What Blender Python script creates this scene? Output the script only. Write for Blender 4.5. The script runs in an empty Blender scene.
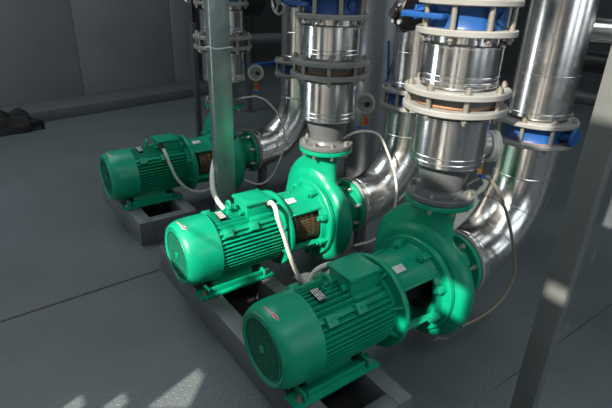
import bpy, bmesh, math, random
from mathutils import Vector, Matrix, Euler
random.seed(7)
SC = bpy.context.scene
COL = SC.collection
PI = math.pi

# ------------------------------------------------------------------ mesh builder
class MB:
    def __init__(s, off=(0, 0, 0)):
        s.bm = bmesh.new(); s.off = Vector(off)
    def _f(s, vs):
        try: return s.bm.faces.new(vs)
        except ValueError: return None
    def box(s, x0, x1, y0, y1, z0, z1, bev=0.0, M=None):
        t = bmesh.new()
        bmesh.ops.create_cube(t, size=1)
        for v in t.verts:
            v.co = Vector(((x0+x1)/2+v.co.x*(x1-x0), (y0+y1)/2+v.co.y*(y1-y0), (z0+z1)/2+v.co.z*(z1-z0)))
        if bev > 0: bmesh.ops.bevel(t, geom=t.edges[:], offset=bev, segments=2, affect='EDGES', profile=0.5)
        if M is not None: t.transform(M)
        s.merge(t)
    def merge(s, t):
        me = bpy.data.meshes.new('t'); t.to_mesh(me); t.free(); s.bm.from_mesh(me); bpy.data.meshes.remove(me)
    def lathe(s, prof, origin=(0, 0, 0), axis='z', n=48, M=None, closed=False):
        """prof: (radius, height) along the axis; points of radius 0 close with a pole"""
        o = Vector(origin); rings = []
        def mk(r, h, a):
            c, d = r*math.cos(a), r*math.sin(a)
            v = {'z': (c, d, h), 'x': (h, c, d), 'y': (d, h, c)}[axis]
            w = o+Vector(v)
            return (M @ w) if M is not None else w
        for r, h in prof:
            if r < 1e-6: rings.append([s.bm.verts.new(mk(0, h, 0))])
            else: rings.append([s.bm.verts.new(mk(r, h, 2*PI*k/n)) for k in range(n)])
        pairs = list(zip(rings, rings[1:]))
        if closed: pairs.append((rings[-1], rings[0]))
        for A, B in pairs:
            for k in range(n):
                j = (k+1) % n
                if len(A) == 1 and len(B) == 1: continue
                if len(A) == 1: s._f([A[0], B[j], B[k]])
                elif len(B) == 1: s._f([A[k], A[j], B[0]])
                else: s._f([A[k], A[j], B[j], B[k]])
    def rod(s, a, b, r, n=12, r2=None):
        a, b = Vector(a), Vector(b); d = b-a; L = d.length
        q = d.to_track_quat('Z', 'Y').to_matrix().to_4x4()
        s.lathe([(0, 0), (r, 0), (r if r2 is None else r2, L), (0, L)], M=Matrix.Translation(a) @ q, n=n)
    def hexa(s, a, b, r): s.rod(a, b, r, n=6)
    def tube(s, pts, r, n=10, caps=True):
        pts = [Vector(p) for p in pts]; rings = []; up = None
        for i, p in enumerate(pts):
            d = (pts[min(i+1, len(pts)-1)]-pts[max(i-1, 0)]).normalized()
            if up is None: up = d.orthogonal().normalized()
            up = (up-d*up.dot(d)).normalized(); w = d.cross(up)
            rr = r[i] if isinstance(r, (list, tuple)) else r
            rings.append([s.bm.verts.new(p+up*rr*math.cos(2*PI*k/n)+w*rr*math.sin(2*PI*k/n)) for k in range(n)])
        for A, B in zip(rings, rings[1:]):
            for k in range(n): s._f([A[k], A[(k+1) % n], B[(k+1) % n], B[k]])
        if caps: s._f(rings[0][::-1]); s._f(rings[-1])
    def loft(s, rings, caps=True):
        R = [[s.bm.verts.new(Vector(p)) for p in ring] for ring in rings]; n = len(R[0])
        for A, B in zip(R, R[1:]):
            for k in range(n): s._f([A[k], A[(k+1) % n], B[(k+1) % n], B[k]])
        if caps: s._f(R[0][::-1]); s._f(R[-1])
    def prism(s, poly, h0, h1, axis='z', M=None):
        def mk(p, h):
            v = Vector({'z': (p[0], p[1], h), 'x': (h, p[0], p[1]), 'y': (p[0], h, p[1])}[axis])
            return (M @ v) if M is not None else v
        A = [s.bm.verts.new(mk(p, h0)) for p in poly]; B = [s.bm.verts.new(mk(p, h1)) for p in poly]
        n = len(poly)
        for k in range(n): s._f([A[k], A[(k+1) % n], B[(k+1) % n], B[k]])
        s._f(A[::-1]); s._f(B)
    def torus(s, c, R, r, axis='z', n=48, m=8, M=None):
        s.lathe([(R+r*math.cos(2*PI*k/m), r*math.sin(2*PI*k/m)) for k in range(m)], c, axis, n, M, closed=True)
    def build(s, name, mat, parent=None, sharp=35, bevel=0.0):
        if bevel: pass
        bmesh.ops.remove_doubles(s.bm, verts=s.bm.verts[:], dist=1e-5)
        bmesh.ops.recalc_face_normals(s.bm, faces=s.bm.faces[:])
        for v in s.bm.verts: v.co -= s.off
        me = bpy.data.meshes.new(name); s.bm.to_mesh(me); s.bm.free()
        for p in me.polygons: p.use_smooth = True
        me.set_sharp_from_angle(angle=math.radians(sharp))
        me.materials.append(mat)
        o = bpy.data.objects.new(name, me); COL.objects.link(o)
        if parent is not None: o.parent = parent
        return o

def spline(P, n=10):
    P = [Vector(p) for p in P]; out = []
    Q = [P[0]*2-P[1]]+P+[P[-1]*2-P[-2]]
    for i in range(1, len(Q)-2):
        a, b, c, d = Q[i-1:i+3]
        for k in range(n):
            t = k/n
            out.append(0.5*((2*b)+(c-a)*t+(2*a-5*b+4*c-d)*t*t+(3*b-a-3*c+d)*t**3))
    out.append(P[-1]); return out

def tag(o, label=None, cat=None, group=None, kind=None):
    if label: o['label'] = label
    if cat: o['category'] = cat
    if group: o['group'] = group
    if kind: o['kind'] = kind
    return o
def empty(name, loc, label, cat, group=None):
    o = bpy.data.objects.new(name, None); COL.objects.link(o); o.location = loc; o.empty_display_size = .1
    return tag(o, label, cat, group)
def copy_tree(o, parent=None):
    c = o.copy(); COL.objects.link(c)
    if parent is not None: c.parent = parent
    for ch in list(o.children): copy_tree(ch, c)
    return c
def again(root, loc, label, rz=0.0):
    c = copy_tree(root); c.location = loc; c.rotation_euler = (0, 0, rz); c['label'] = label; return c
def dupmesh(o, M, parent):
    c = o.copy(); COL.objects.link(c); c.parent = parent; c.matrix_local = M; return c

# ------------------------------------------------------------------ materials
def mat(name, col, rough=.5, metal=0., bump=0., bscale=60., var=0., vscale=6., coat=0., spec=.5, aniso=0., emit=None):
    m = bpy.data.materials.new(name); m.use_nodes = True
    N, L = m.node_tree.nodes, m.node_tree.links; b = N['Principled BSDF']
    b.inputs['Base Color'].default_value = (*col, 1); b.inputs['Roughness'].default_value = rough
    b.inputs['Metallic'].default_value = metal; b.inputs['Coat Weight'].default_value = coat
    b.inputs['Coat Roughness'].default_value = .15; b.inputs['Specular IOR Level'].default_value = spec
    b.inputs['Anisotropic'].default_value = aniso
    tc = N.new('ShaderNodeTexCoord')
    if var > 0:
        n = N.new('ShaderNodeTexNoise'); n.inputs['Scale'].default_value = vscale; n.inputs['Detail'].default_value = 5
        L.new(tc.outputs['Object'], n.inputs['Vector'])
        r = N.new('ShaderNodeMapRange'); r.inputs['From Min'].default_value = .3; r.inputs['From Max'].default_value = .7
        r.inputs['To Min'].default_value = 1-var; r.inputs['To Max'].default_value = 1+var
        L.new(n.outputs['Fac'], r.inputs['Value'])
        mx = N.new('ShaderNodeVectorMath'); mx.operation = 'SCALE'; mx.inputs[0].default_value = col
        L.new(r.outputs['Result'], mx.inputs['Scale']); L.new(mx.outputs['Vector'], b.inputs['Base Color'])
        r2 = N.new('ShaderNodeMapRange'); r2.inputs['To Min'].default_value = max(.02, rough-.08); r2.inputs['To Max'].default_value = rough+.1
        L.new(n.outputs['Fac'], r2.inputs['Value']); L.new(r2.outputs['Result'], b.inputs['Roughness'])
    if bump > 0:
        n2 = N.new('ShaderNodeTexNoise'); n2.inputs['Scale'].default_value = bscale; n2.inputs['Detail'].default_value = 3
        L.new(tc.outputs['Object'], n2.inputs['Vector'])
        bp = N.new('ShaderNodeBump'); bp.inputs['Strength'].default_value = bump; bp.inputs['Distance'].default_value = .002
        L.new(n2.outputs['Fac'], bp.inputs['Height']); L.new(bp.outputs['Normal'], b.inputs['Normal'])
    return m

def steel_mat(name, col=(.78, .78, .77), rough=.14, wav=.35, dist=.004, zs=.15, sc=16):
    """polished sheet steel: soft dents that run lengthways down the sheet"""
    m = mat(name, col, rough, 1.0)
    N, L = m.node_tree.nodes, m.node_tree.links; b = N['Principled BSDF']
    tc = N.new('ShaderNodeTexCoord'); mp = N.new('ShaderNodeMapping'); mp.inputs['Scale'].default_value = (sc, sc, sc*zs)
    n = N.new('ShaderNodeTexNoise'); n.inputs['Scale'].default_value = 1.0; n.inputs['Detail'].default_value = 4; n.inputs['Roughness'].default_value = .55
    L.new(tc.outputs['Object'], mp.inputs['Vector']); L.new(mp.outputs['Vector'], n.inputs['Vector'])
    bp = N.new('ShaderNodeBump'); bp.inputs['Strength'].default_value = wav; bp.inputs['Distance'].default_value = dist
    L.new(n.outputs['Fac'], bp.inputs['Height']); L.new(bp.outputs['Normal'], b.inputs['Normal'])
    n2 = N.new('ShaderNodeTexNoise'); n2.inputs['Scale'].default_value = 25; L.new(tc.outputs['Object'], n2.inputs['Vector'])
    r2 = N.new('ShaderNodeMapRange'); r2.inputs['To Min'].default_value = rough*.6; r2.inputs['To Max'].default_value = rough*1.5
    L.new(n2.outputs['Fac'], r2.inputs['Value']); L.new(r2.outputs['Result'], b.inputs['Roughness'])
    return m

M = {}
M['green'] = mat('green_enamel', (.0008, .275, .150), .36, bump=.25, bscale=45, var=.10, coat=.05, spec=.38)
M['grey_flange'] = mat('grey_flange_paint', (.25, .255, .245), .5, bump=.3, var=.15)
M['grey_frame'] = mat('grey_frame_paint', (.115, .125, .13), .42, bump=.2, var=.12)
M['neck'] = mat('dark_grey_paint', (.11, .12, .125), .42, bump=.3, var=.1)
M['steel'] = steel_mat('polished_cladding', (.80, .79, .76), .22, .14, .004, .15, 12)
M['jacket'] = steel_mat('brushed_jacket', (.82, .82, .81), .2, .35, .003, .01, 34)
M['dull'] = steel_mat('dull_galvanised_sheet', (.30, .32, .33), .42, .12, .004, .01, 14)
M['galv'] = mat('galvanised_column', (.34, .41, .39), .34, .65, bump=.2, bscale=20, var=.15, vscale=9)
M['bolt'] = mat('zinc_bolt', (.62, .60, .56), .3, .9)
M['oldbolt'] = mat('dirty_bolt', (.34, .32, .27), .45, .7)
M['blue'] = mat('blue_valve_enamel', (.009, .07, .25), .4, bump=.25, var=.12)
M['blueband'] = mat('blue_sleeve', (.02, .12, .5), .5)
M['gasket'] = mat('brown_gasket', (.30, .17, .09), .7)
M['black'] = mat('black_plastic', (.006, .006, .007), .38)
M['dark'] = mat('black_hole', (.006, .006, .006), .8)  # flat black; also paints the dark inside openings
M['guard'] = mat('brown_guard', (.16, .105, .06), .4, .6)
M['white_cable'] = mat('white_conduit', (.72, .70, .64), .4)
M['hose'] = mat('braided_hose', (.24, .205, .155), .45, .5, bump=.8, bscale=400)
M['red'] = mat('red_plastic', (.6, .03, .02), .4)
M['brass'] = mat('brass', (.55, .30, .10), .3, .9)
M['bezel'] = mat('gauge_bezel', (.50, .50, .47), .3, .35)
M['dial'] = mat('dial_face', (.20, .235, .21), .15, coat=.6)
M['white'] = mat('white_face', (.8, .8, .78), .4)
M['label'] = mat('silver_label', (.62, .62, .58), .4, .1)
M['string'] = mat('white_string', (.75, .75, .75), .8)
M['post'] = mat('painted_post', (.15, .16, .155), .4, bump=.15, bscale=25, var=.1)
M['panel'] = mat('grey_wall_panel', (.19, .20, .197), .38, bump=.1, bscale=3, var=.06, vscale=2)
M['darkpanel'] = mat('dark_wall_panel', (.05, .055, .056), .5, var=.1)
M['plinth'] = mat('plinth_paint', (.10, .11, .11), .4, var=.1)
M['shell'] = mat('hall_wall', (.17, .18, .18), .7, var=.08, vscale=1)
M['ceil'] = mat('hall_ceiling', (.13, .135, .135), .8)
M['blackpipe'] = mat('black_pipe', (.012, .013, .014), .45)
M['greypipe'] = mat('grey_pipe', (.065, .07, .072), .45)
M['seam'] = mat('dirty_seam', (.045, .028, .02), .8)
M['rust'] = mat('rust', (.25, .07, .02), .8)

def plate_mat():
    m = mat('motor_plate', (.06, .06, .06), .4, .3)
    N, L = m.node_tree.nodes, m.node_tree.links; b = N['Principled BSDF']
    tc = N.new('ShaderNodeTexCoord'); mp = N.new('ShaderNodeMapping'); mp.inputs['Scale'].default_value = (200, 90, 90)
    n = N.new('ShaderNodeTexNoise'); n.inputs['Scale'].default_value = 1; n.inputs['Detail'].default_value = 1
    r = N.new('ShaderNodeValToRGB'); r.color_ramp.elements[0].position = .48; r.color_ramp.elements[1].position = .52
    r.color_ramp.elements[0].color = (.02, .02, .02, 1); r.color_ramp.elements[1].color = (.6, .58, .52, 1)
    L.new(tc.outputs['Object'], mp.inputs['Vector']); L.new(mp.outputs['Vector'], n.inputs['Vector']); L.new(n.outputs['Fac'], r.inputs['Fac']); L.new(r.outputs['Color'], b.inputs['Base Color'])
    return m
M['plate'] = plate_mat()

def floor_mat():
    m = mat('tread_plate_floor', (.10, .115, .122), .4)
    N, L = m.node_tree.nodes, m.node_tree.links; b = N['Principled BSDF']
    tc = N.new('ShaderNodeTexCoord'); sep = N.new('ShaderNodeSeparateXYZ'); L.new(tc.outputs['Object'], sep.inputs[0])
    def mth(op, a, c=None, d=None):
        n = N.new('ShaderNodeMath'); n.operation = op
        for i, v in enumerate((a, c, d)):
            if v is None: continue
            if isinstance(v, (int, float)): n.inputs[i].default_value = v
            else: L.new(v, n.inputs[i])
        return n.outputs[0]
    X, Y = sep.outputs['X'], sep.outputs['Y']; S = 1/.030
    u = mth('MULTIPLY', mth('ADD', X, Y), .7071*S); v = mth('MULTIPLY', mth('SUBTRACT', X, Y), .7071*S)
    fu, fv = mth('FLOOR', u), mth('FLOOR', v)
    par = mth('ABSOLUTE', mth('MODULO', mth('ADD', fu, fv), 2.0)); par = mth('GREATER_THAN', par, .5)
    du, dv = mth('SUBTRACT', mth('SUBTRACT', u, fu), .5), mth('SUBTRACT', mth('SUBTRACT', v, fv), .5)
    def ell(a, c):
        return mth('ADD', mth('POWER', mth('ABSOLUTE', mth('DIVIDE', a, .40)), 2.0), mth('POWER', mth('ABSOLUTE', mth('DIVIDE', c, .10)), 2.0))
    e1, e2 = ell(du, dv), ell(dv, du)
    e = mth('ADD', mth('MULTIPLY', e1, par), mth('MULTIPLY', e2, mth('SUBTRACT', 1.0, par)))
    h = mth('MAXIMUM', mth('SUBTRACT', 1.0, e), 0.0)
    bp = N.new('ShaderNodeBump'); bp.inputs['Strength'].default_value = 1.0; bp.inputs['Distance'].default_value = .0022
    L.new(h, bp.inputs['Height'])
    n0 = N.new('ShaderNodeTexNoise'); n0.inputs['Scale'].default_value = 3.0; n0.inputs['Detail'].default_value = 4; L.new(tc.outputs['Object'], n0.inputs['Vector'])
    bp2 = N.new('ShaderNodeBump'); bp2.inputs['Strength'].default_value = .25; bp2.inputs['Distance'].default_value = .02
    L.new(n0.outputs['Fac'], bp2.inputs['Height']); L.new(bp2.outputs['Normal'], bp.inputs['Normal']); L.new(bp.outputs['Normal'], b.inputs['Normal'])
    # wear: the tops of the lozenges are rubbed paler; faint dusty mottling
    n1 = N.new('ShaderNodeTexNoise'); n1.inputs['Scale'].default_value = 1.6; n1.inputs['Detail'].default_value = 6; L.new(tc.outputs['Object'], n1.inputs['Vector'])
    k = mth('MULTIPLY', mth('SUBTRACT', n1.outputs['Fac'], .5), .35); k = mth('ADD', k, 1.0); k = mth('ADD', k, mth('MULTIPLY', h, .35))
    sc = N.new('ShaderNodeVectorMath'); sc.operation = 'SCALE'; sc.inputs[0].default_value = (.100, .117, .121); L.new(k, sc.inputs['Scale'])
    L.new(sc.outputs['Vector'], b.inputs['Base Color'])
    r = mth('ADD', mth('MULTIPLY', n1.outputs['Fac'], .25), .28); L.new(r, b.inputs['Roughness'])
    return m
M['floor'] = floor_mat()

# ------------------------------------------------------------------ setting
def struct(name, mb, m, parent=None, **k):
    o = mb.build(name, m, parent, **k)
    if parent is None: o['kind'] = 'structure'
    return o
b = MB(); b.box(-3, 12, -4, 14, -.1, 0); struct('floor', b, M['floor'])
b = MB(); b.prism([(-3, 2.803), (.93, 2.948), (.93, 2.965), (-3, 2.820)], -.001, .0015); struct('trim_1', b, M['seam'])
b = MB(); b.box(1.95, 5.5, .917, .921, -.001, .0012); struct('trim_2', b, M['blackpipe'])

b = MB(); b.box(-30, -3.0, -25, 25, -.1, -.02); struct('floor_reflector', b, mat('pale_reflector', (.38, .37, .35), .8, var=.1, vscale=1))  # unseen pale ground added to show bright in the steel reflections
# left/back panelled wall on its plinth
w0 = Vector((.514, 8.015, 0)); wd = Vector((3.24, .632, 0)).normalized(); wang = math.atan2(wd.y, wd.x)
WM = Matrix.Translation(w0) @ Matrix.Rotation(wang, 4, 'Z')
b = MB()
joints = [-4.6, -1.2, 1.21, 2.87, 3.34]
for x0, x1 in zip(joints, joints[1:]):
    b.box(x0+.006, x1-.006, 0, .06, .155, 6, .004, M=WM)
b.box(-4.6, 3.33, .02, .08, .155, 6, M=WM)
struct('wall_back', b, M['panel'])
b = MB(); b.box(-4.6, 3.36, -.62, .06, 0, .155, .006, M=WM); struct('baseboard_back', b, M['plinth'])
# far wall seen between the pipes
b = MB(); b.box(3.6, 12, 11.4, 11.5, 0, 6)
for x in (4.2, 5.0, 5.8, 6.6, 7.6, 8.6): b.box(x, x+.05, 11.36, 11.4, 0, 6)
struct('wall_far', b, M['darkpanel'])
b = MB(); b.box(10.9, 11, -4, 11.4, 0, 6); struct('wall_right', b, M['darkpanel'])
b = MB(); b.box(-2.1, 11, -4, 12, 6.2, 6.3); struct('ceiling', b, M['ceil'])
b = MB(); b.box(-2.1, -1.9, 8, 12, 0, 6.2); b.box(-2.1, 0, 7.6, 7.62, 0, 0.01); struct('wall_corner', b, M['shell'])
# unseen wall added as a gobo: openings cut to throw the sun patches (Y0, Y1, Z0, Z1)
OPEN = [(1.07, 1.15, 2.84, 2.95), (1.15, 1.72, 2.62, 2.95), (.98, 1.72, 2.95, 3.1), (.86, 1.72, 3.1, 4.25), (-.12, .80, 4.1, 5.3), (-.26, -.12, 4.75, 5.15), (-.615, -.49, 4.52, 4.78), (-.72, -.50, 5.15, 5.9), (-.16, -.03, 3.42, 3.62), (-.03, .02, 3.24, 3.42), (.02, .07, 3.19, 3.26),
        (-.615, -.52, 3.79, 3.86), (.83, 1.0, 1.95, 2.2), (1.10, 1.18, 1.80, 1.90), (1.26, 1.34, 1.68, 1.76),
        (-3.0, -2.5, .1, 1.5), (-1.75, -1.1, .1, 1.5), (-.2, .3, .1, 1.5), (1.9, 2.5, .1, 1.5), (4.4, 5.2, .1, 1.5)]  # last row: low slits added for bright streaks in the steel
ys = sorted({-4, 8} | {o[0] for o in OPEN} | {o[1] for o in OPEN})
b = MB()
for y0, y1 in zip(ys, ys[1:]):
    ops = sorted([(o[2], o[3]) for o in OPEN if o[0] <= y0 and o[1] >= y1]); z = 0
    for a, c in ops:
        b.box(-2.015, -2.0, y0, y1, z, a); z = c
    b.box(-2.015, -2.0, y0, y1, z, 6.2)
b.prism([(.825, 2.205), (.93, 2.205), (.825, 2.08)], -2.013, -2.002, 'x'); b.prism([(.825, 1.945), (.99, 1.945), (.825, 2.08)], -2.013, -2.002, 'x')  # corner pieces trim one opening to a wedge of sun
struct('wall_sun_mask', b, M['shell'])
OPS = [(0.2, 1.6), (2.4, 3.8), (5.2, 6.8)]  # unseen front wall openings, added for side light and reflections
b = MB(); b.box(-2.1, 11, -4.0, -3.9, 0, 1.2); b.box(-2.1, 11, -4, -3.9, 4.2, 6.2)
xs = [-2.1]+[v for o in OPS for v in o]+[11]
for k in range(0, len(xs), 2): b.box(xs[k], xs[k+1], -4, -3.9, 1.2, 4.2)
struct('wall_front', b, M['shell'])

# ------------------------------------------------------------------ steel posts
def post(name, x0, x1, y0, y1, label, m, z0=0, z1=6.2):
    cx, cy = (x0+x1)/2, (y0+y1)/2
    e = empty(name, (cx, cy, 0), label, 'post')
    b = MB((cx, cy, 0)); b.box(x0, x1, y0, y1, z0+.012, z1, .008); b.build('shaft', m, e)
    b = MB((cx, cy, 0)); b.box(x0-.05, x1+.05, y0-.05, y1+.05, 0, .012, .002); b.build('base_plate', m, e)
    return e
post('steel_post', 1.392, 1.536, 2.93, 3.0, 'galvanised steel post with white string tied round it, standing behind the middle pump', M['galv'])
post('steel_post', 1.775, 1.83, .655, .752, 'grey painted steel post in the right foreground', M['post'])
b = MB((1.46, 2.96, 1.49))
zz = 1.49
b.tube(spline([(1.386, 2.924, zz+.012), (1.42, 2.921, zz), (1.46, 2.921, zz+.001), (1.50, 2.921, zz+.004), (1.541, 2.924, zz+.006), (1.542, 2.965, zz), (1.541, 3.006, zz), (1.46, 3.007, zz), (1.386, 3.006, zz), (1.385, 2.965, zz+.01), (1.386, 2.924, zz+.012)], 4), .0045, 6)
s = b.build('string', M['string']); s.location = (1.46, 2.96, 1.49); tag(s, 'white string tied round the galvanised steel post', 'string')

# ------------------------------------------------------------------ base frames
def beam(mb_args, name, parent, off, m=M['grey_frame']):
    b = MB(off); b.box(*mb_args, .003); return b.build(name, m, parent)
def base_frame(y0, y1, crosses, label):
    off = (1.155, (y0+y1)/2, 0)
    e = empty('base_frame', off, label, 'frame', 'pump base frames')
    beam((.93, 1.035, y0, y1, 0, .19), 'side_beam', e, off); beam((1.31, 1.398, y0, y1, 0, .19), 'side_beam', e, off)
    for c0, c1 in crosses: beam((1.036, 1.309, c0, c1, 0, .189), 'cross_beam', e, off)
    b = MB(off); b.box(1.04, 1.29, y0+.09, y1-.09, .002, .03); b.build('dark_infill', M['dark'], e)  # black sheet stands in for the dark inside the frame
    return e
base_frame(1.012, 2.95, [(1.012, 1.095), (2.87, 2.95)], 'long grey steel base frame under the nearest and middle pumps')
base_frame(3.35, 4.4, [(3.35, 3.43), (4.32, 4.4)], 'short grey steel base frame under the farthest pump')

# ------------------------------------------------------------------ pump
ZA = .42
def make_pump():
    OF = (1.155, 0, .19)
    e = empty('pump', (1.155, 0, .19), '', 'pump', 'green water pumps')
    G = M['green']; Z = ZA
    def mb(): return MB(OF)
    # --- motor body with cooling fins
    b = mb()
    b.lathe([(0, 1.05), (.152, 1.05), (.154, 1.06), (.154, 1.49), (0, 1.49)], (0, 0, Z), 'x', 56)
    R0, R1 = .150, .196
    for s in (-1, 1):                                   # horizontal fins on the flanks
        for k in range(-6, 7):
            z = k*.0225
            yi, yo = math.sqrt(max(R0**2-z*z, .004)), math.sqrt(max((R1+.004)**2-z*z, 0))
            b.box(1.055, 1.475, min(s*yi, s*yo), max(s*yi, s*yo), Z+z-.0025, Z+z+.0025, .001)
    for s in (-1, 1):                                   # vertical fins above and below
        for k in range(-5, 6):
            y = k*.0245
            zi, zo = math.sqrt(R0**2-y*y), math.sqrt((R1-.004)**2-y*y)
            b.box(1.055, 1.475, y-.0025, y+.0025, Z+min(s*zi, s*zo), Z+max(s*zi, s*zo), .0012)
    for s in (-1, 1):                                   # corner ribs
        for t in (-1, 1):
            a = math.atan2(t, s)
            Mx = Matrix.Translation((0, 0, Z)) @ Matrix.Rotation(a, 4, 'X')
            b.box(1.055, 1.475, .145, .192, -.012, .012, .004, M=Mx)
    b.build('motor_body', G, e, sharp=30)
    # --- fan cowl
    b = mb()
    b.lathe([(0, .862), (.150, .862), (.158, .856), (.170, .852), (.180, .857), (.192, .878), (.2005, .905), (.2045, .935), (.2045, 1.06), (.200, 1.062), (.200, 1.03), (0, 1.03)], (0, 0, Z), 'x', 72)
    cow = b.build('fan_cowl', G, e, sharp=40)
    b = mb()                                            # air grille: wire mesh over a black disc that paints the dark opening
    s_ = .0165
    n = int(.148/s_)+1
    for k in range(-n, n+1):
        w = abs(k*s_)
        if w < .146:
            L_ = math.sqrt(.147**2-w*w)
            b.box(.8580, .8595, k*s_-.0011, k*s_+.0011, Z-L_, Z+L_)
            b.box(.8585, .8600, -L_, L_, Z+k*s_-.0011, Z+k*s_+.0011)
    b.lathe([(0, .853), (.018, .853), (.018, .859), (0, .859)], (0, 0, Z), 'x', 20)
    b.torus((.857, 0, Z), .148, .004, 'x', 56, 6)
    b.build('air_grille', G, cow)
    b = mb(); b.lathe([(0, .8605), (.148, .8605), (.148, .8615), (0, .8615)], (0, 0, Z), 'x', 48); b.build('painted_recess', M['dark'], cow)
    # red rotation arrow sticker, curved over the rim
    def on_cowl(x, ang, r): return Vector((x, -r*math.sin(ang), Z+r*math.cos(ang)))
    prof = [(.184, .857), (.200, .878), (.210, .905), (.2145, .935)]
    def arrow(half, lift, matn, name):
        b = mb(); A = []
        for i in range(13):
            t = i/12; ang = math.radians(-12+34*t)
            hw = half*((.35+.75*t) if t < .72 else 1.75*(1-t)/.28+.05)
            c = .888+.010*t*t
            row = []
            for s2 in (-1, 1):
                x = c+s2*hw
                # radius of the cowl at x
                if x <= .905: r = .192+(x-.878)/(.905-.878)*.0085
                else: r = .2005+min(1, (x-.905)/.03)*.004
                row.append(on_cowl(x, ang, r+lift))
            A.append([b.bm.verts.new(p) for p in row])
        for P, Q in zip(A, A[1:]): b._f([P[0], P[1], Q[1], Q[0]])
        b.build(name, matn, cow)
    arrow(.0056, .0012, M['white'], 'arrow_sticker'); arrow(.0034, .0020, M['red'], 'arrow_print')
    # --- motor end shield and mounting disc
    b = mb(); b.lathe([(.165, 1.475), (.19, 1.478), (.19, 1.50), (.245, 1.502), (.247, 1.506), (.247, 1.528), (.245, 1.532), (.15, 1.532)], (0, 0, Z), 'x', 72)
    for k in range(8):
        a = PI/8+k*PI/4
        Mx = Matrix.Translation((0, 0, Z)) @ Matrix.Rotation(a, 4, 'X')
        b.prism([(1.44, .165), (1.502, .165), (1.502, .235)], -.006, .006, 'z', M=Mx)
    b.build('mounting_disc', G, e)
    # --- terminal box
    b = mb()
    b.box(1.282, 1.455, -.084, .084, .550, .655, .008); b.box(1.290, 1.448, -.11, .11, .52, .585, .01)
    tb = b.build('terminal_box', G, e)
    b = mb(); b.box(1.273, 1.464, -.093, .093, .657, .676, .005)
    for sx in (1.288, 1.450):
        for sy in (-.08, .08): b.rod((sx, sy, .673), (sx, sy, .680), .006, 8)
    b.lathe([(0, .6745), (.06, .6745), (.062, .677), (.0, .677)], (1.369, 0, 0), 'z', 32)
    b.build('box_lid', G, tb)
    for gy, gr in ((-.045, .017), (.03, .013)):
        b = mb(); b.rod((1.282, gy, .61), (1.252, gy, .61), gr, 16); b.build('cable_gland', G, tb)
    # --- eye bolt
    b = mb(); b.torus((1.205, .0, .656), .024, .0095, 'x', 28, 8); b.rod((1.205, 0, .60), (1.205, 0, .634), .013, 12); b.rod((1.205, 0, .59), (1.205, 0, .618), .022, 16)
    b.build('eye_bolt', G, e)
    # --- name plate, sits tilted on the upper flank
    Mp = Matrix.Translation((0, 0, Z)) @ Matrix.Rotation(math.radians(90+8), 4, 'X')
    b = mb(); b.box(1.112, 1.160, .1995, .2022, -.040, .040, .001, M=Mp); b.box(1.118, 1.154, .18, .1996, -.03, .03, .001, M=Mp)
    npl = b.build('name_plate', M['black'], e)
    b = mb(); random.seed(5)
    for r_ in range(4):
        x = 1.116+r_*.0108; y = -.037
        while y < .033:
            w_ = min(random.choice((.012, .018, .026)), .037-y)
            b.box(x, x+.0062, .2018, .2030, y, y+w_, M=Mp); y += w_+.004
    b.build('plate_lettering', M['label'], npl)
    # --- lug blocks on the near and far shoulders
    for s in (-1, 1):
        for x in (1.115, 1.285):
            Mx = Matrix.Translation((0, 0, Z)) @ Matrix.Rotation(math.radians(90-s*48), 4, 'X')
            b = mb(); b.box(x-.026, x+.030, 0.160, .219, -.026, .026, .004, M=Mx); b.rod(Mx @ Vector((x+.002, .20, .0)), Mx @ Vector((x+.002, .224, .0)), .008, 8)
            b.build('lug', G, e)
    # --- feet
    for s in (-1, 1):
        b = mb()
        y0, y1 = sorted((s*.205, s*.105))
        b.box(.905, 1.405, y0, y1, .1905, .208, .004)
        b.prism([(s*.125, .207), (s*.07, .207), (s*.055, .285), (s*.10, .285)], 1.02, 1.29, 'x')
        ya, yb = sorted((s*.168, s*.180)); b.box(.985, 1.325, ya, yb, .200, .243, .003)
        b.box(.955, .967, y0+.01, y1-.01, .207, .25, .002); b.box(1.335, 1.347, y0+.01, y1-.01, .207, .25, .002)
        f = b.build('foot', G, e)
        for x in (.945, 1.372):
            b = mb(); b.rod((x, s*.165, .208), (x, s*.165, .211), .02, 20); b.hexa((x, s*.165, .211), (x, s*.165, .224), .013); b.rod((x, s*.165, .224), (x, s*.165, .236), .007, 10)
            b.build('foot_bolt', M['oldbolt'], f)
    # --- lantern: shell with side openings
    b = mb(); n = 48; x0, x1 = 1.53, 1.80
    def win(a):                                         # angle measured from +Y towards +Z
        d = math.degrees(a) % 360
        return (142 < d < 203) or (d < 38 or d > 337)
    def ringpts(x, r): return [(x, r*math.cos(2*PI*k/n), Z+r*math.sin(2*PI*k/n)) for k in range(n)]
    xsr = [(1.53, .215), (1.56, .205), (1.60, .200), (1.70, .203), (1.765, .212), (1.80, .222)]
    O = [[b.bm.verts.new(Vector(p)) for p in ringpts(x, r)] for x, r in xsr]
    I = [[b.bm.verts.new(Vector(p)) for p in ringpts(x, r-.014)] for x, r in xsr]
    def isopen(i, k): return 1 <= i <= 3 and win(2*PI*(k+.5)/n)
    ns = len(xsr)-1
    for i in range(ns):
        for k in range(n):
            j = (k+1) % n
            if isopen(i, k): continue
            b._f([O[i][k], O[i][j], O[i+1][j], O[i+1][k]]); b._f([I[i][k], I[i+1][k], I[i+1][j], I[i][j]])
            if i < ns-1 and isopen(i+1, k): b._f([O[i+1][k], O[i+1][j], I[i+1][j], I[i+1][k]])
            if i > 0 and isopen(i-1, k): b._f([O[i][k], I[i][k], I[i][j], O[i][j]])
            if isopen(i, j): b._f([O[i][j], O[i+1][j], I[i+1][j], I[i][j]])
            if isopen(i, (k-1) % n): b._f([O[i][k], I[i][k], I[i+1][k], O[i+1][k]])
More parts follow.
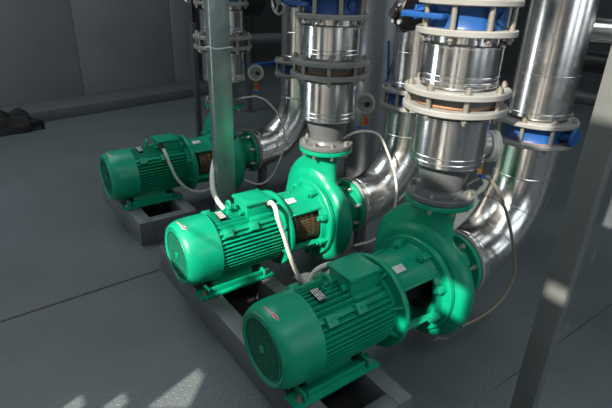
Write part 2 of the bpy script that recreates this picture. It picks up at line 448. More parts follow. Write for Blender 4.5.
    for s in (-1, 1):                                   # heavy rims along the openings
        for t in (-1, 1):
            a0 = math.radians(40 if t > 0 else -25)
            Mx = Matrix.Translation((0, 0, Z)) @ Matrix.Rotation(a0 if s > 0 else PI-a0, 4, 'X')
            b.box(1.535, 1.795, .192, .222, -.008, .008, .004, M=Mx)
    b.build('lantern', G, e, sharp=40)
    b = mb(); b.lathe([(0, 1.545), (.09, 1.545), (.09, 1.79), (0, 1.79)], (0, 0, Z), 'x', 32); b.build('coupling', M['dark'], e)
    for s in (-1, 1):                                   # slotted guard behind each opening
        b = mb(); base = .12 if s > 0 else PI-.12
        for k in range(-5, 6):
            Mx = Matrix.Translation((0, 0, Z)) @ Matrix.Rotation(base+k*.105, 4, 'X')
            b.box(1.60, 1.775, .166, .170, -.0055, .0055, M=Mx)
        for x in (1.60, 1.643, 1.686, 1.729, 1.772):
            for k in range(-5, 5):
                Mx = Matrix.Translation((0, 0, Z)) @ Matrix.Rotation(base+(k+.5)*.105, 4, 'X')
                b.box(x-.008, x+.008, .1655, .1695, -.0125, .0125, M=Mx)
        b.build('coupling_guard', M['guard'], e)
    Mp = Matrix.Translation((0, 0, Z)) @ Matrix.Rotation(math.radians(90+20), 4, 'X')
    b = mb(); b.box(1.575, 1.645, .2035, .2065, -.022, .022, .001, M=Mp); b.build('lantern_label', M['label'], e)
    # --- casing cover ring
    b = mb()
    b.lathe([(.16, 1.795), (.222, 1.795), (.225, 1.80), (.262, 1.802), (.267, 1.808), (.267, 1.832), (.255, 1.84), (.16, 1.84)], (0, 0, Z), 'x', 72)
    for k in range(8):
        a = PI/8+k*PI/4; Mx = Matrix.Translation((0, 0, Z)) @ Matrix.Rotation(a, 4, 'X')
        b.box(1.745, 1.803, .205, .248, -.02, .02, .008, M=Mx)
    cr = b.build('cover_ring', G, e)
    bolt0 = None
    for k in range(8):
        a = PI/8+k*PI/4; Mx = Matrix.Translation((-OF[0], -OF[1], Z-OF[2])) @ Matrix.Rotation(a, 4, 'X')
        if bolt0 is None:
            b = MB(); b.hexa((1.728, 0, .229), (1.744, 0, .229), .013); bolt0 = b.build('cover_bolt', M['green'], cr); bolt0.matrix_local = Mx
        else: dupmesh(bolt0, Mx, cr)
    # --- volute: spiral casing
    b = mb()
    rings = []; nA = 64; nS = 16; XC = 1.905
    for i in range(nA):
        th = 2*PI*i/nA                                  # from +Z turning towards -Y
        g = (th/(2*PI))
        Ro = .300+.085*g
        # blend smoothly through the cutwater
        if g < .08: Ro = .30+.085*(1-g/.08)
        hw = .058+.032*g if g > .08 else .058+.032*(1-g/.08)
        dirv = Vector((0, -math.sin(th), math.cos(th)))
        ring = []
        rc = Ro-hw
        for j in range(nS+1):
            ph = -PI/2+PI*j/nS
            xx = XC+hw*math.sin(ph)*1.0; rr = rc+hw*math.cos(ph)
            ring.append(Vector((xx, 0, Z))+dirv*rr)
        ring = [Vector((XC-hw*.92, 0, Z))+dirv*.16]+ring+[Vector((XC+hw*.92, 0, Z))+dirv*.12]
        rings.append(ring)
    V = [[b.bm.verts.new(p) for p in r] for r in rings]
    for i in range(nA):
        A, B_ = V[i], V[(i+1) % nA]
        for j in range(len(A)-1): b._f([A[j], A[j+1], B_[j+1], B_[j]])
    b.lathe([(.17, 1.835), (.235, 1.838), (.262, 1.855), (.275, 1.87)], (0, 0, Z), 'x', 64)
    # suction nozzle
    b.lathe([(.255, 1.935), (.20, 1.985), (.155, 2.02), (.132, 2.06), (.130, 2.14)], (0, 0, Z), 'x', 48)
    b.build('volute', G, e, sharp=50)
    # --- discharge neck: rises on the +Y side and sweeps to the flange
    b = mb(); rings = []
    XD = 1.935
    for t, cy, cz, ry, rx in ((0, .10, .48, .285, .080), (.1, .103, .58, .272, .082), (.22, .097, .66, .244, .084), (.36, .080, .73, .205, .088), (.52, .052, .785, .165, .093), (.7, .02, .83, .128, .099), (.86, .005, .86, .112, .104), (1, 0, .886, .106, .106)):
        x = XC+(XD-XC)*t
        rings.append([(x+rx*math.cos(2*PI*k/40), cy+ry*math.sin(2*PI*k/40), cz) for k in range(40)])
    b.loft(rings); b.build('discharge_neck', G, e, sharp=60)
    b = mb(); b.lathe([(.07, .885), (.172, .885), (.175, .889), (.175, .909), (.172, .912), (.07, .912)], (XD, 0, 0), 'z', 56)
    df = b.build('discharge_flange', G, e)
    b0 = None
    for k in range(8):
        a = PI/8+k*PI/4; loc = Matrix.Translation((XD+.147*math.cos(a)-OF[0], .147*math.sin(a), 0))
        if b0 is None:
            b = MB((0, 0, OF[2])); b.hexa((0, 0, .868), (0, 0, .885), .015); b.rod((0, 0, .856), (0, 0, .868), .009, 10); b0 = b.build('flange_bolt', M['oldbolt'], df); b0.matrix_local = loc
        else: dupmesh(b0, loc, df)
    b = mb(); b.lathe([(.10, 2.135), (.192, 2.135), (.195, 2.139), (.195, 2.161), (.192, 2.165), (.10, 2.165)], (0, 0, Z), 'x', 56)
    b.lathe([(.13, 2.08), (.145, 2.10), (.15, 2.137)], (0, 0, Z), 'x', 48)
    sf = b.build('suction_flange', G, e)
    b0 = None
    for k in range(8):
        a = PI/8+k*PI/4; loc = Matrix.Translation((-OF[0], 0, Z-OF[2])) @ Matrix.Rotation(a, 4, 'X')
        if b0 is None:
            b = MB(); b.hexa((2.112, .168, 0), (2.135, .168, 0), .017); b.rod((2.09, .168, 0), (2.112, .168, 0), .010, 10); b0 = b.build('flange_bolt', M['bolt'], sf); b0.matrix_local = loc
        else: dupmesh(b0, loc, sf)
    # --- vent plug with rust
    b = mb(); b.hexa((1.885, -.02, .775), (1.885, -.035, .80), .013); b.build('vent_plug', M['rust'], e)
    return e
PY = (1.44, 2.40, 3.84)
pump = make_pump()
pump.location = (1.155, PY[0], .19); pump['label'] = 'nearest green pump, in shade, with the round mesh fan grille facing out'
again(pump, (1.155, PY[1], .19), 'middle green pump, brightly sunlit, with a white conduit crossing its side')
again(pump, (1.155, PY[2], .19), 'farthest green pump, partly hidden behind the galvanised steel post')

for c in list(pump.children):                          # no guard over the near opening of the nearest pump
    if c.name.split('.')[0] == 'coupling_guard': bpy.data.objects.remove(c)
# ------------------------------------------------------------------ pipework
def ring_bolts(fl, cx, cy, R, n, z0, z1, m, loc0, hr=.014, rod=True, ph=None, name='bolt'):
    b0 = None
    for k in range(n):
        a = (PI/n if ph is None else ph)+k*2*PI/n; loc = Matrix.Translation((R*math.cos(a), R*math.sin(a), 0))
        if b0 is None:
            b = MB((0, 0, loc0))
            b.hexa((0, 0, z0-.018), (0, 0, z0), hr); b.hexa((0, 0, z1), (0, 0, z1+.018), hr)
            b.rod((0, 0, z0-.03), (0, 0, z1+.026), hr*.55, 10)
            if z1-z0 > .1: b.rod((0, 0, z0), (0, 0, z1), hr*.8, 12)
            b0 = b.build(name, m, fl); b0.matrix_local = loc
        else: dupmesh(b0, loc, fl)
def flange_ring(b, r, ri, z0, z1, c=(0, 0)):
    b.lathe([(ri, z0), (r-.004, z0), (r, z0+.004), (r, z1-.004), (r-.004, z1), (ri, z1)], (c[0], c[1], 0), 'z', 64, closed=True)

def make_discharge():
    x, z00 = 1.935, .914
    out = []
    OF = (x, 0, z00)
    C = (x, 0)
    e = empty('discharge_pipe', OF, '', 'pipe', 'lower discharge pipe spools')
    b = MB(OF); flange_ring(b, .175, .06, .916, .944, C); b.lathe([(.115, .944), (.108, .955), (.104, .965)], (x, 0, 0), 'z', 48); lf = b.build('lower_flange', M['neck'], e)
    ring_bolts(lf, x, 0, .147, 8, .944-.03, .944, M['oldbolt'], z00, .013)
    b = MB(OF); b.lathe([(.104, .962), (.107, .985), (.142, 1.10), (.146, 1.12), (0, 1.12)], (x, 0, 0), 'z', 48); b.build('reducer', M['neck'], e)
    b = MB(OF); b.lathe([(.12, 1.105), (.173, 1.105), (.177, 1.109), (.177, 1.123), (.180, 1.126), (.180, 1.131), (.177, 1.134), (.177, 1.149), (.180, 1.152), (.180, 1.157), (.177, 1.16), (.177, 1.335), (.180, 1.338), (.180, 1.343), (.175, 1.346), (.155, 1.35), (.155, 1.37)], (x, 0, 0), 'z', 72)
    b.build('steel_jacket', M['jacket'], e, sharp=25)
    b = MB(OF); flange_ring(b, .243, .12, 1.368, 1.396, C); f1 = b.build('upper_flange', M['grey_flange'], e)
    ring_bolts(f1, x, 0, .215, 8, 1.368, 1.4765, M['oldbolt'], z00, .016, ph=.1)
    b = MB(OF); b.lathe([(.12, 1.398), (.19, 1.398), (.193, 1.402), (.193, 1.412), (.19, 1.416), (.12, 1.416)], C+(0,), 'z', 56); b.build('gasket', M['gasket'], e)
    out.append(e)
    z1 = 1.42; OF = (x, 0, z1)
    e2 = empty('check_valve', OF, '', 'pipe', 'upper discharge pipe spools')
    b = MB(OF); b.lathe([(.12, 1.417), (.20, 1.417), (.20, 1.444), (.12, 1.444)], C+(0,), 'z', 56); b.build('wafer_body', M['neck'], e2)
    b = MB(OF); flange_ring(b, .243, .12, 1.446, 1.474, C); b.build('lower_flange', M['grey_flange'], e2)
    b = MB(OF); b.lathe([(.15, 1.472), (.15, 1.484), (.177, 1.488), (.177, 1.502), (.180, 1.505), (.180, 1.51), (.177, 1.513), (.177, 1.526), (.180, 1.529), (.180, 1.534), (.177, 1.537), (.177, 1.655), (.180, 1.658), (.180, 1.663), (.175, 1.668), (.15, 1.672), (.15, 1.706)], C+(0,), 'z', 72)
    b.build('steel_jacket', M['jacket'], e2, sharp=25)
    b = MB(OF); flange_ring(b, .222, .12, 1.704, 1.732, C); f2 = b.build('upper_flange', M['grey_flange'], e2)
    ring_bolts(f2, x, 0, .195, 8, 1.704, 1.855, M['oldbolt'], z1, .016, ph=.35)
    out.append(e2)
    OF = (x, 0, 1.735)
    e3 = empty('butterfly_valve', OF, '', 'valve', 'blue butterfly valves on the discharge pipes')
    b = MB(OF); b.lathe([(.12, 1.734), (.172, 1.734), (.168, 1.745), (.168, 1.812), (.172, 1.823), (.12, 1.823)], C+(0,), 'z', 56)
    b.rod((x, .15, 1.778), (x, .21, 1.778), .042, 20, .034); b.rod((x, -.15, 1.778), (x, -.178, 1.778), .03, 20, .026)
    b.box(x-.215, x-.19, -.02, .20, 1.768, 1.792, .006); b.box(x-.215, x-.02, .185, .205, 1.766, 1.794, .006); b.box(x-.215, x-.15, -.03, -.01, 1.768, 1.792, .005)
    b.box(x-.05, x+.05, .19, .205, 1.735, 1.82, .006)
    b.rod((x, .20, 1.778), (x, .285, 1.778), .026, 20)
    b.box(x-.035, x+.035, .275, .29, 1.745, 1.812, .006)
    b.build('valve_body', M['blue'], e3)
    out.append(e3)
    OF = (x, 0, 1.825)
    e4 = empty('top_pipe', OF, '', 'pipe', 'top discharge pipe spools')
    b = MB(OF); flange_ring(b, .222, .12, 1.826, 1.852, C); b.build('lower_flange', M['grey_flange'], e4)
    b = MB(OF); b.lathe([(.15, 1.85), (.15, 1.88), (.170, 1.884), (.170, 3.4), (.12, 3.4)], C+(0,), 'z', 64); b.build('steel_jacket', M['jacket'], e4, sharp=25)
    out.append(e4)
    return out
names = ('nearest', 'middle', 'farthest')
dis = make_discharge()
lab = [lambda n: 'grey flanged pipe with steel jacket standing on the discharge of the %s pump' % n,
       lambda n: 'second flanged steel spool up the discharge riser of the %s pump' % n,
       lambda n: 'blue butterfly valve clamped between flanges above the %s pump' % n,
       lambda n: 'topmost steel pipe with flange above the discharge valve of the %s pump' % n]
for k, o in enumerate(dis):
    base = o.location.copy()
    for i in (1, 2): again(o, (base.x, PY[i], base.z), lab[k](names[i]))
    o.location = (base.x, PY[0], base.z); o['label'] = lab[k](names[0])
# gear unit and handwheels fitted to those valves
def gearbox(y, label):
    x, z = 1.935, 1.778; OF = (x, y, z)
    e = empty('valve_gearbox', OF, label, 'gearbox')
    b = MB(OF); b.lathe([(0, y+.291), (.05, y+.285), (.085, y+.295), (.092, y+.31), (.092, y+.35), (.075, y+.38), (.03, y+.392), (0, y+.392)], (x-.02, 0, z), 'y', 32)
    b.box(x-.105, x-.04, y+.30, y+.365, z-.055, z+.045, .014); b.rod((x-.06, y+.33, z-.03), (x-.06, y+.33, z-.095), .024, 14)
    b.build('housing', M['black'], e)
    b = MB(OF); b.rod((x-.104, y+.333, z-.005), (x-.135, y+.333, z-.005), .026, 18); b.rod((x-.135, y+.333, z-.005), (x-.142, y+.333, z-.005), .02, 18); b.build('shaft_cap', M['black'], e)
    for p, r in (((x-.106, y+.312, z+.03), .008), ((x-.106, y+.345, z-.043), .010), ((x-.106, y+.305, z-.045), .012)):
        b = MB(OF); b.hexa(p, (p[0]-.012, p[1], p[2]), r); b.build('bolt', M['bolt'], e)
gearbox(PY[0], 'black gearbox with handwheel on the neck of the valve above the nearest pump')
def wheel(y, label):
    x, z = 1.935, 1.778; OF = (x, y, z)
    e = empty('valve_handwheel', OF, label, 'handwheel')
    b = MB(OF); b.rod((x, y+.291, z), (x, y+.44, z), .04, 20); b.rod((x-.0, y+.42, z), (x-.10, y+.42, z), .024, 14); b.build('spindle', M['blue'], e)
    b = MB(OF); c = Vector((x-.105, y+.42, z)); b.torus(c, .08, .009, 'x', 36, 8)
    for k in range(4):
        a = k*PI/2+.4; b.rod(c, c+Vector((0, .08*math.cos(a), .08*math.sin(a))), .006, 8)
    b.lathe([(0, -.012), (.022, -.012), (.022, .012), (0, .012)], c, 'x', 16); b.build('wheel', M['bolt'], e)
wheel(PY[1], 'chromed handwheel on a blue spindle beside the valve above the middle pump')
wheel(PY[2], 'chromed handwheel on a blue spindle beside the valve above the farthest pump')

# --- suction side
XS = 2.72
def make_suction():
    Z = ZA; out = []
    OF = (XS, 0, 0)
    e = empty('suction_elbow', OF, '', 'pipe', 'steel clad suction elbows')
    b = MB(OF); b.lathe([(.10, 2.168), (.198, 2.168), (.201, 2.172), (.201, 2.188), (.198, 2.192), (.10, 2.192)], (0, 0, Z), 'x', 56); b.build('end_flange', M['grey_flange'], e)
    b = MB(OF); b.lathe([(.12, 2.190), (.163, 2.190), (.163, 2.215), (.12, 2.215)], (0, 0, Z), 'x', 40); b.build('collar', M['gasket'], e)
    # mitred clad bend, seven gores, each swaged seam standing proud
    R = .47; cx, cz = XS-R, Z+R; r = .178
    def ring(x, z, ang, rr, n=48):                      # ang: 0 = running +X, 90 = running +Z
        nx, nz = -math.sin(ang), math.cos(ang)
        return [(x+nx*rr*math.cos(2*PI*k/n), rr*math.sin(2*PI*k/n), z+nz*rr*math.cos(2*PI*k/n)) for k in range(n)]
    b = MB(OF); n = 6
    stations = [(2.212, Z, 0.0)]
    for k in range(n+1):
        a = (PI/2)*k/n; stations.append((cx+R*math.sin(a), cz-R*math.cos(a), a))
    stations.append((XS, 1.085, PI/2))
    def cut(s_, rr): x, z, a = s_; return ring(x, z, a, rr)
    def lerp(A, B_, t): return tuple(A[i]+(B_[i]-A[i])*t for i in range(3))
    for i in range(len(stations)-1):
        A, B_ = stations[i], stations[i+1]
        b.loft([cut(A, r), cut(B_, r)], caps=False)
    for s_ in stations[1:-1:2]:                           # seams
        x, z, a = s_; dx, dz = math.cos(a)*.006, math.sin(a)*.006
        b.loft([ring(x-dx, z-dz, a, r+.0005), ring(x-dx*.4, z-dz*.4, a, r+.0035), ring(x+dx*.4, z+dz*.4, a, r+.0035), ring(x+dx, z+dz, a, r+.0005)], caps=False)
    b.loft([ring(2.208, Z, 0, .12), ring(2.208, Z, 0, r+.002), ring(2.222, Z, 0, r+.003), ring(2.225, Z, 0, r)], caps=False)
    b.build('steel_cladding', M['steel'], e, sharp=25)
    b = MB(OF); flange_ring(b, .226, .11, 1.085, 1.110, (XS, 0)); f = b.build('upper_flange', M['grey_flange'], e)
    ring_bolts(f, XS, 0, .202, 8, 1.085, 1.225, M['oldbolt'], 0, .014, ph=.2)
    out.append(e)
    OF = (2.31, 0, 0)
    e = empty('pipe_support', OF, '', 'support', 'pipe supports under the suction elbows')
    b = MB(OF); b.rod((2.31, 0, .012), (2.31, 0, .245), .045, 24); b.build('stand', M['neck'], e)
    b = MB(OF); b.lathe([(0, 0), (.075, 0), (.075, .01), (.05, .014), (0, .014)], (2.31, 0, 0), 'z', 28); b.build('base_plate', M['neck'], e)
    out.append(e)
    OF = (XS, 0, 1.112)
    e = empty('butterfly_valve', OF, '', 'valve', 'blue butterfly valves on the suction pipes')
    b = MB(OF); b.lathe([(.11, 1.112), (.18, 1.112), (.175, 1.12), (.175, 1.188), (.18, 1.197), (.11, 1.197)], (XS, 0, 0), 'z', 56)
    b.rod((XS, .14, 1.155), (XS, .24, 1.155), .038, 20, .024); b.rod((XS, -.14, 1.155), (XS, -.17, 1.155), .03, 16)
    b.lathe([(0, .225), (.046, .225), (.05, .23), (.05, .24), (.046, .245), (0, .245)], (XS, 0, 1.155), 'y', 28)
    b.build('valve_body', M['blue'], e)
    b = MB(OF); b.lathe([(.12, 1.1105), (.19, 1.1105), (.19, 1.1125), (.12, 1.1125)], (XS, 0, 0), 'z', 56, closed=True); b.build('gasket', M['gasket'], e)
    out.append(e)
    OF = (XS, 0, 1.2)
    e = empty('suction_pipe', OF, '', 'pipe', 'tall steel clad suction risers')
    b = MB(OF); flange_ring(b, .226, .11, 1.2, 1.225, (XS, 0)); b.build('lower_flange', M['grey_flange'], e)
    b = MB(OF); b.lathe([(.13, 1.225), (.13, 1.24), (.167, 1.243), (.167, 1.262), (.170, 1.265), (.170, 1.269), (.167, 1.272), (.167, 1.47), (.1695, 1.472), (.1695, 1.476), (.167, 1.478), (.167, 2.2), (.1695, 2.202), (.1695, 2.206), (.167, 2.208), (.167, 3.6), (.1, 3.6)], (XS, 0, 0), 'z', 72)
    b.build('steel_cladding', M['steel'], e, sharp=25)
    out.append(e)
    return out
suc = make_suction()
lab = [lambda n: 'polished steel clad elbow rising from the suction flange of the %s pump' % n,
       lambda n: 'short dark stand holding up the suction elbow of the %s pump' % n,
       lambda n: 'blue butterfly valve on top of the suction elbow of the %s pump' % n,
       lambda n: 'tall polished steel clad suction riser behind the %s pump' % n]
sv = {}
for k, o in enumerate(suc):
    base = o.location.copy()
    for i in (1, 2):
        c = again(o, (base.x, PY[i], base.z), lab[k](names[i]))
    o.location = (base.x, PY[0], base.z); o['label'] = lab[k](names[0])
    if k == 2:   # the nearest valve's neck points the other way
        o.rotation_euler = (0, 0, PI)
# levers
def lever(p0, p1, w, label, second=None, th=.006):
    e = empty('valve_lever', p0, label, 'lever')
    p0, p1 = Vector(p0), Vector(p1)
    b = MB(p0); d = (p1-p0).normalized(); q = d.to_track_quat('Z', 'Y').to_matrix().to_4x4(); L_ = (p1-p0).length
    Mx = Matrix.Translation(p0) @ q
    b.box(-w/2, w/2, -th, th, 0, L_, .003, M=Mx); b.build('lever_arm', M['blue'], e)
    b = MB(p0); b.hexa((p0.x, p0.y-.002, p0.z), (p0.x, p0.y+.022, p0.z), .018); b.build('hub', M['blue'], e)
    if second:
        b = MB(p0); b.rod(p0+Vector((0, .01, 0)), Vector(second), .007, 8); b.build('locking_handle', M['blue'], e)
lever((XS, PY[1]+.258, 1.155+.06), (XS-.02, PY[1]+.27, 1.155+.36), .042, 'upright blue lever on the suction valve of the middle pump', (XS+.07, PY[1]+.262, 1.155+.32))
lever((XS, PY[2]+.258, 1.165), (XS-.36, PY[2]+.258, 1.155), .045, 'flat blue lever on the suction valve of the farthest pump', None, .018)

# ------------------------------------------------------------------ gauges, hoses, conduits
def make_gauge():
    # base at the tee; dial faces -Y before turning
    e = empty('pressure_gauge', (0, 0, 0), '', 'gauge', 'pressure gauges on the discharge pipes')
    b = MB(); b.rod((0, 0, 0), (0, 0, .11), .009, 12); b.hexa((0, 0, .0), (0, 0, .03), .017); b.hexa((0, 0, .05), (0, 0, .075), .014); b.build('stem', M['brass'], e)
    b = MB(); b.lathe([(0, .026), (.056, .026), (.064, .018), (.064, -.014), (.071, -.018), (.071, -.030), (.056, -.033), (.053, -.022), (0, -.022)], (0, 0, .165), 'y', 36); b.build('case', M['bezel'], e)
    b = MB(); b.lathe([(0, -.0228), (.051, -.0228), (.051, -.022), (0, -.022)], (0, 0, .165), 'y', 36); d = b.build('dial', M['dial'], e)
    b = MB(); b.lathe([(0, -.0236), (.02, -.0236), (.02, -.023), (0, -.023)], (.018, 0, .16), 'y', 24); b.box(-.035, .004, -.0245, -.0238, .163, .167); b.build('needle', M['black'], d)
    b = MB(); b.box(.018, .034, -.012, .012, .015, .065, .004); b.rod((0, 0, .035), (.022, 0, .035), .008, 10); b.build('tap_handle', M['red'], e)
    b = MB(); b.box(-.04, .03, -.014, .014, -.012, .002, .003); b.build('blue_sleeve', M['blueband'], e)
    return e
gpos = [(2.20, 1.40, .985), (2.225, 2.37, 1.005), (2.225, 3.80, .985)]
g = make_gauge(); g.location = gpos[0]; g.rotation_euler = (0, .10, math.radians(58)); g['label'] = 'pressure gauge seen edge on beside the discharge of the nearest pump'
again(g, gpos[1], 'round pressure gauge with red tap beside the discharge of the middle pump', math.radians(-42))
again(g, gpos[2], 'small pressure gauge with red tap to the right of the galvanised post', math.radians(-30))
g.scale = (1, 1, 1)
# wire coil hung on the nearest gauge
b = MB((2.235, 1.39, 1.14)); random.seed(3)
pts = []
for k in range(400):
    a = k/400*2*PI*16; rr = .062+.007*math.sin(k*.31); t = math.sin(k*.09)*.020
    u = Vector((math.cos(math.radians(62)), math.sin(math.radians(62)), 0)); v = Vector((-u.y, u.x, 0))
    pts.append(Vector((2.235, 1.39, 1.14))+u*rr*math.cos(a)+Vector((0, 0, 1))*rr*math.sin(a)*1.15+v*t)
b.tube(pts, .0055, 6)
c = b.build('wire_coil', M['white_cable']); c.location = (2.235, 1.39, 1.14); tag(c, 'coil of thin pale wire hung on the gauge beside the nearest riser', 'wire coil')
# pipelets from riser to gauge, then braided hoses
def tubing(name, pts, r, m, label, cat, group=None, n=8, nn=8):
    P = spline(pts, nn); b = MB(P[0]); b.tube(P, r, n); o = b.build(name, m); o.location = P[0]; tag(o, label, cat, group); return o
hp = {0: [(2.045, 1.43, .93), (2.12, 1.40, .955), (2.20, 1.38, .975), (2.25, 1.33, .93), (2.30, 1.27, .80), (2.36, 1.22, .60), (2.38, 1.18, .42), (2.30, 1.17, .28), (2.16, 1.19, .20), (2.02, 1.22, .17)],
      1: [(2.045, 2.36, .95), (2.12, 2.34, .985), (2.22, 2.33, .985), (2.29, 2.27, .96), (2.34, 2.22, .84), (2.40, 2.19, .68), (2.42, 2.17, .52), (2.38, 2.16, .36), (2.26, 2.17, .22), (2.08, 2.2, .2)],
      2: [(2.03, 3.76, .945), (2.12, 3.74, .955), (2.20, 3.72, .95), (2.28, 3.68, .90), (2.37, 3.62, .76), (2.41, 3.6, .58), (2.37, 3.6, .40), (2.26, 3.6, .22), (2.13, 3.6, .17), (2.0, 3.66, .22)]}
for i in range(3):
    tubing('braided_hose', hp[i], .0085 if i else .009, M['hose'] if i == 0 else M['white_cable'], ['brown braided hose looping down from the gauge of the nearest pump', 'pale hose looping down from the gauge of the middle pump', 'thin pale hose looping down from the gauge of the farthest pump'][i], 'hose', 'small hoses from the gauges')
cg = 'white motor supply conduits'
def conduit(pts, r, label):
    P = spline(pts, 12); e = empty('conduit', P[0], label, 'cable', cg)
    b = MB(P[0])
    b.tube(P, r, 12); b.build('sleeve', M['white_cable'], e)
    b = MB(P[0]); d = (P[1]-P[0]).normalized(); b.rod(P[0]-d*.02, P[0]+d*.03, r*1.6, 12); b.build('gland', M['black'], e)
conduit([(1.285, 3.735, .64), (1.30, 3.69, .60), (1.32, 3.66, .50), (1.37, 3.65, .36), (1.46, 3.65, .25), (1.58, 3.66, .20), (1.74, 3.70, .19), (1.84, 3.72, .12)], .014, 'white conduit curving down from the terminal box of the farthest pump')
conduit([(1.440, 2.325, .63), (1.425, 2.27, .67), (1.41, 2.20, .665), (1.41, 2.168, .60), (1.445, 2.166, .50), (1.49, 2.165, .35), (1.54, 2.165, .21), (1.62, 2.15, .04)], .0145, 'white conduit crossing the sunlit side of the middle pump')
conduit([(1.40, 1.53, .61), (1.40, 1.56, .605), (1.36, 1.62, .59), (1.31, 1.665, .54), (1.30, 1.675, .46), (1.33, 1.67, .36), (1.37, 1.665, .21)], .014, 'white conduit looping behind the terminal box of the nearest pump')
conduit([(1.56, 3.10, .86), (1.49, 3.08, .78), (1.41, 3.02, .69), (1.355, 2.94, .61), (1.33, 2.86, .52), (1.37, 2.76, .42), (1.45, 2.68, .34)], .017, 'thick white conduit running down the left of the galvanised post')
conduit([(1.60, 3.07, .84), (1.52, 3.06, .74), (1.43, 3.03, .64), (1.372, 2.96, .55), (1.37, 2.88, .46), (1.43, 2.78, .38)], .012, 'thinner white conduit close against the galvanised post')

# ------------------------------------------------------------------ background plant
def bgpipe(p0, p1, r, m, label, fl=None):
    p0, p1 = Vector(p0), Vector(p1); e = empty('pipe', p0, label, 'pipe')
    b = MB(p0); b.rod(p0, p1, r, 40); b.build('pipe_run', m, e)
    if fl:
        for t in fl:
            c = p0.lerp(p1, t); d = (p1-p0).normalized(); b = MB(p0); b.rod(c-d*.012, c+d*.012, r*1.35, 40); b.build('flange', M['grey_flange'], e)
    return e
bgpipe((3.25, 3.35, 0), (3.25, 3.35, 6.1), .235, M['dull'], 'wide dull galvanised vertical duct behind the middle pump')
bgpipe((2.85, 5.6, 1.72), (3.3, 5.6, 1.72), .24, M['blackpipe'], 'large black horizontal pipe at top behind the posts')
bgpipe((3.35, 6.4, 1.10), (5.2, 6.4, 1.10), .085, M['greypipe'], 'dark grey horizontal pipe behind the galvanised post', (.1,))
bgpipe((4.1, 2.2, 1.62), (4.1, -1.5, 1.62), .095, M['steel'], 'shiny horizontal pipe at the right edge')
bgpipe((4.2, 2.2, 1.38), (4.2, -1.5, 1.38), .085, M['blackpipe'], 'black horizontal pipe under the shiny one at right')
bgpipe((4.0, 2.2, 1.13), (4.0, -1.5, 1.13), .05, M['greypipe'], 'thin grey horizontal pipe at right behind the foreground post')
for x, y, l in ((2.27, 5.2, 'slim dark stand left of the galvanised post'), (3.0, 5.9, 'slim dark stand right of the galvanised post'), (3.75, 6.6, 'slim dark stand under the far dark grey pipe')):
    e = empty('pipe_stand', (x, y, 0), l, 'stand'); b = MB((x, y, 0)); b.box(x-.03, x+.03, y-.03, y+.03, 0, 1.05 if x > 3.5 else 1.45, .004); b.build('upright', M['greypipe'], e)
    b = MB((x, y, 0)); b.box(x-.07, x+.07, y-.07, y+.07, 0, .01); b.build('base_plate', M['greypipe'], e)
# crumpled dark sheet heap by the wall at far left
b = MB((.52, 7.17, 0)); t = bmesh.new(); bmesh.ops.create_icosphere(t, subdivisions=4, radius=1)
from mathutils import noise
for v in t.verts:
    n_ = noise.noise(v.co*2.3)*.35+noise.noise(v.co*6)*.16
    v.co = Vector((v.co.x*(.44+n_*.35)+.44, v.co.y*.16*(1+n_*.5)+7.17, max(0, v.co.z)*.27*(1+n_*1.3)))
b.merge(t); h = b.build('tarpaulin', M['dark']); h.location = (.52, 7.17, 0); tag(h, 'crumpled black heap of sheeting on the floor against the grey wall', 'tarpaulin')

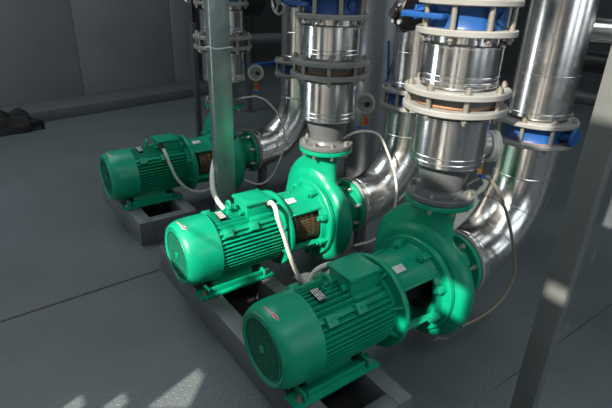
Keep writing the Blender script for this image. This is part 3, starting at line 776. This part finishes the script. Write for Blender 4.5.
# ------------------------------------------------------------------ light
w = bpy.data.worlds.new('World'); SC.world = w; w.use_nodes = True
bg = w.node_tree.nodes['Background']; sky = w.node_tree.nodes.new('ShaderNodeTexSky'); sky.sky_type = 'HOSEK_WILKIE'; sky.turbidity = 4
sky.sun_direction = (-.75, -.25, .6)
w.node_tree.links.new(sky.outputs[0], bg.inputs[0]); bg.inputs[1].default_value = 1.5
def sun(d, e, col, ang):
    l = bpy.data.lights.new('sun', 'SUN'); l.energy = e; l.color = col; l.angle = ang
    o = bpy.data.objects.new('sun', l); COL.objects.link(o); o.rotation_euler = Vector(d).to_track_quat('-Z', 'Y').to_euler(); return o
sun((.75, .25, -.6), 9.0, (1, .91, .79), math.radians(.5))
def area(loc, d, sx, sy, e, col=(.86, .94, 1.0)):  # added fill lamp, out of view
    l = bpy.data.lights.new('fill_light', 'AREA'); l.shape = 'RECTANGLE'; l.size = sx; l.size_y = sy; l.energy = e; l.color = col
    o = bpy.data.objects.new('fill_light', l); COL.objects.link(o); o.location = loc; o.rotation_euler = Vector(d).to_track_quat('-Z', 'Y').to_euler(); return o
for y0, y1, z0, z1 in OPEN:
    if (y1-y0)*(z1-z0) > 1: area((-1.97, (y0+y1)/2, (z0+z1)/2), (1, 0, 0), y1-y0, z1-z0, 15*(y1-y0)*(z1-z0))  # fill lamps added in the larger gobo openings
for x0, x1 in OPS: area(((x0+x1)/2, -3.87, 2.7), (0, 1, 0), x1-x0, 3.0, 6*(x1-x0)*3)  # fill lamps added at the front wall openings

for x, y, sx, sy, e_ in ((-.1, 5.6, 4, 3.0, 150), (6.5, 1.0, 3, 5, 60), (1.0, -1.6, 5, 1.6, 75)):  # unseen ceiling panels with lamps, added for ambient light from above
    b = MB((x, y, 6.12)); b.box(x-sx/2-.08, x+sx/2+.08, y-sy/2-.08, y+sy/2+.08, 6.13, 6.199); o = b.build('ceiling_fill', M['white']); o.location = (x, y, 6.12)
    tag(o, 'added ceiling fill panel, out of view, at %s' % {4: 'the panelled wall', 5: 'the camera side', 3: 'the right side'}[sx], 'ceiling_fill')
    area((x, y, 6.11), (0, 0, -1), sx, sy, e_)

# ------------------------------------------------------------------ camera
cam = bpy.data.cameras.new('camera'); co = bpy.data.objects.new('camera', cam); COL.objects.link(co); SC.camera = co
cam.sensor_fit = 'HORIZONTAL'; cam.sensor_width = 36; cam.lens = 484/612*36; cam.clip_start = .05
f = 484.
vx = Vector((723, 200, -f)).normalized(); up = Vector((34, 1049, f)).normalized()
up = (up-vx*up.dot(vx)).normalized(); vy = up.cross(vx)
R3 = Matrix((vx, vy, up))
co.matrix_world = Matrix.Translation((0, 0, 1.9)) @ R3.to_4x4()
vs = SC.view_settings; vs.view_transform = 'Standard'; vs.look = 'None'; vs.gamma = 1; vs.exposure = 0.22; vs.use_curve_mapping = False
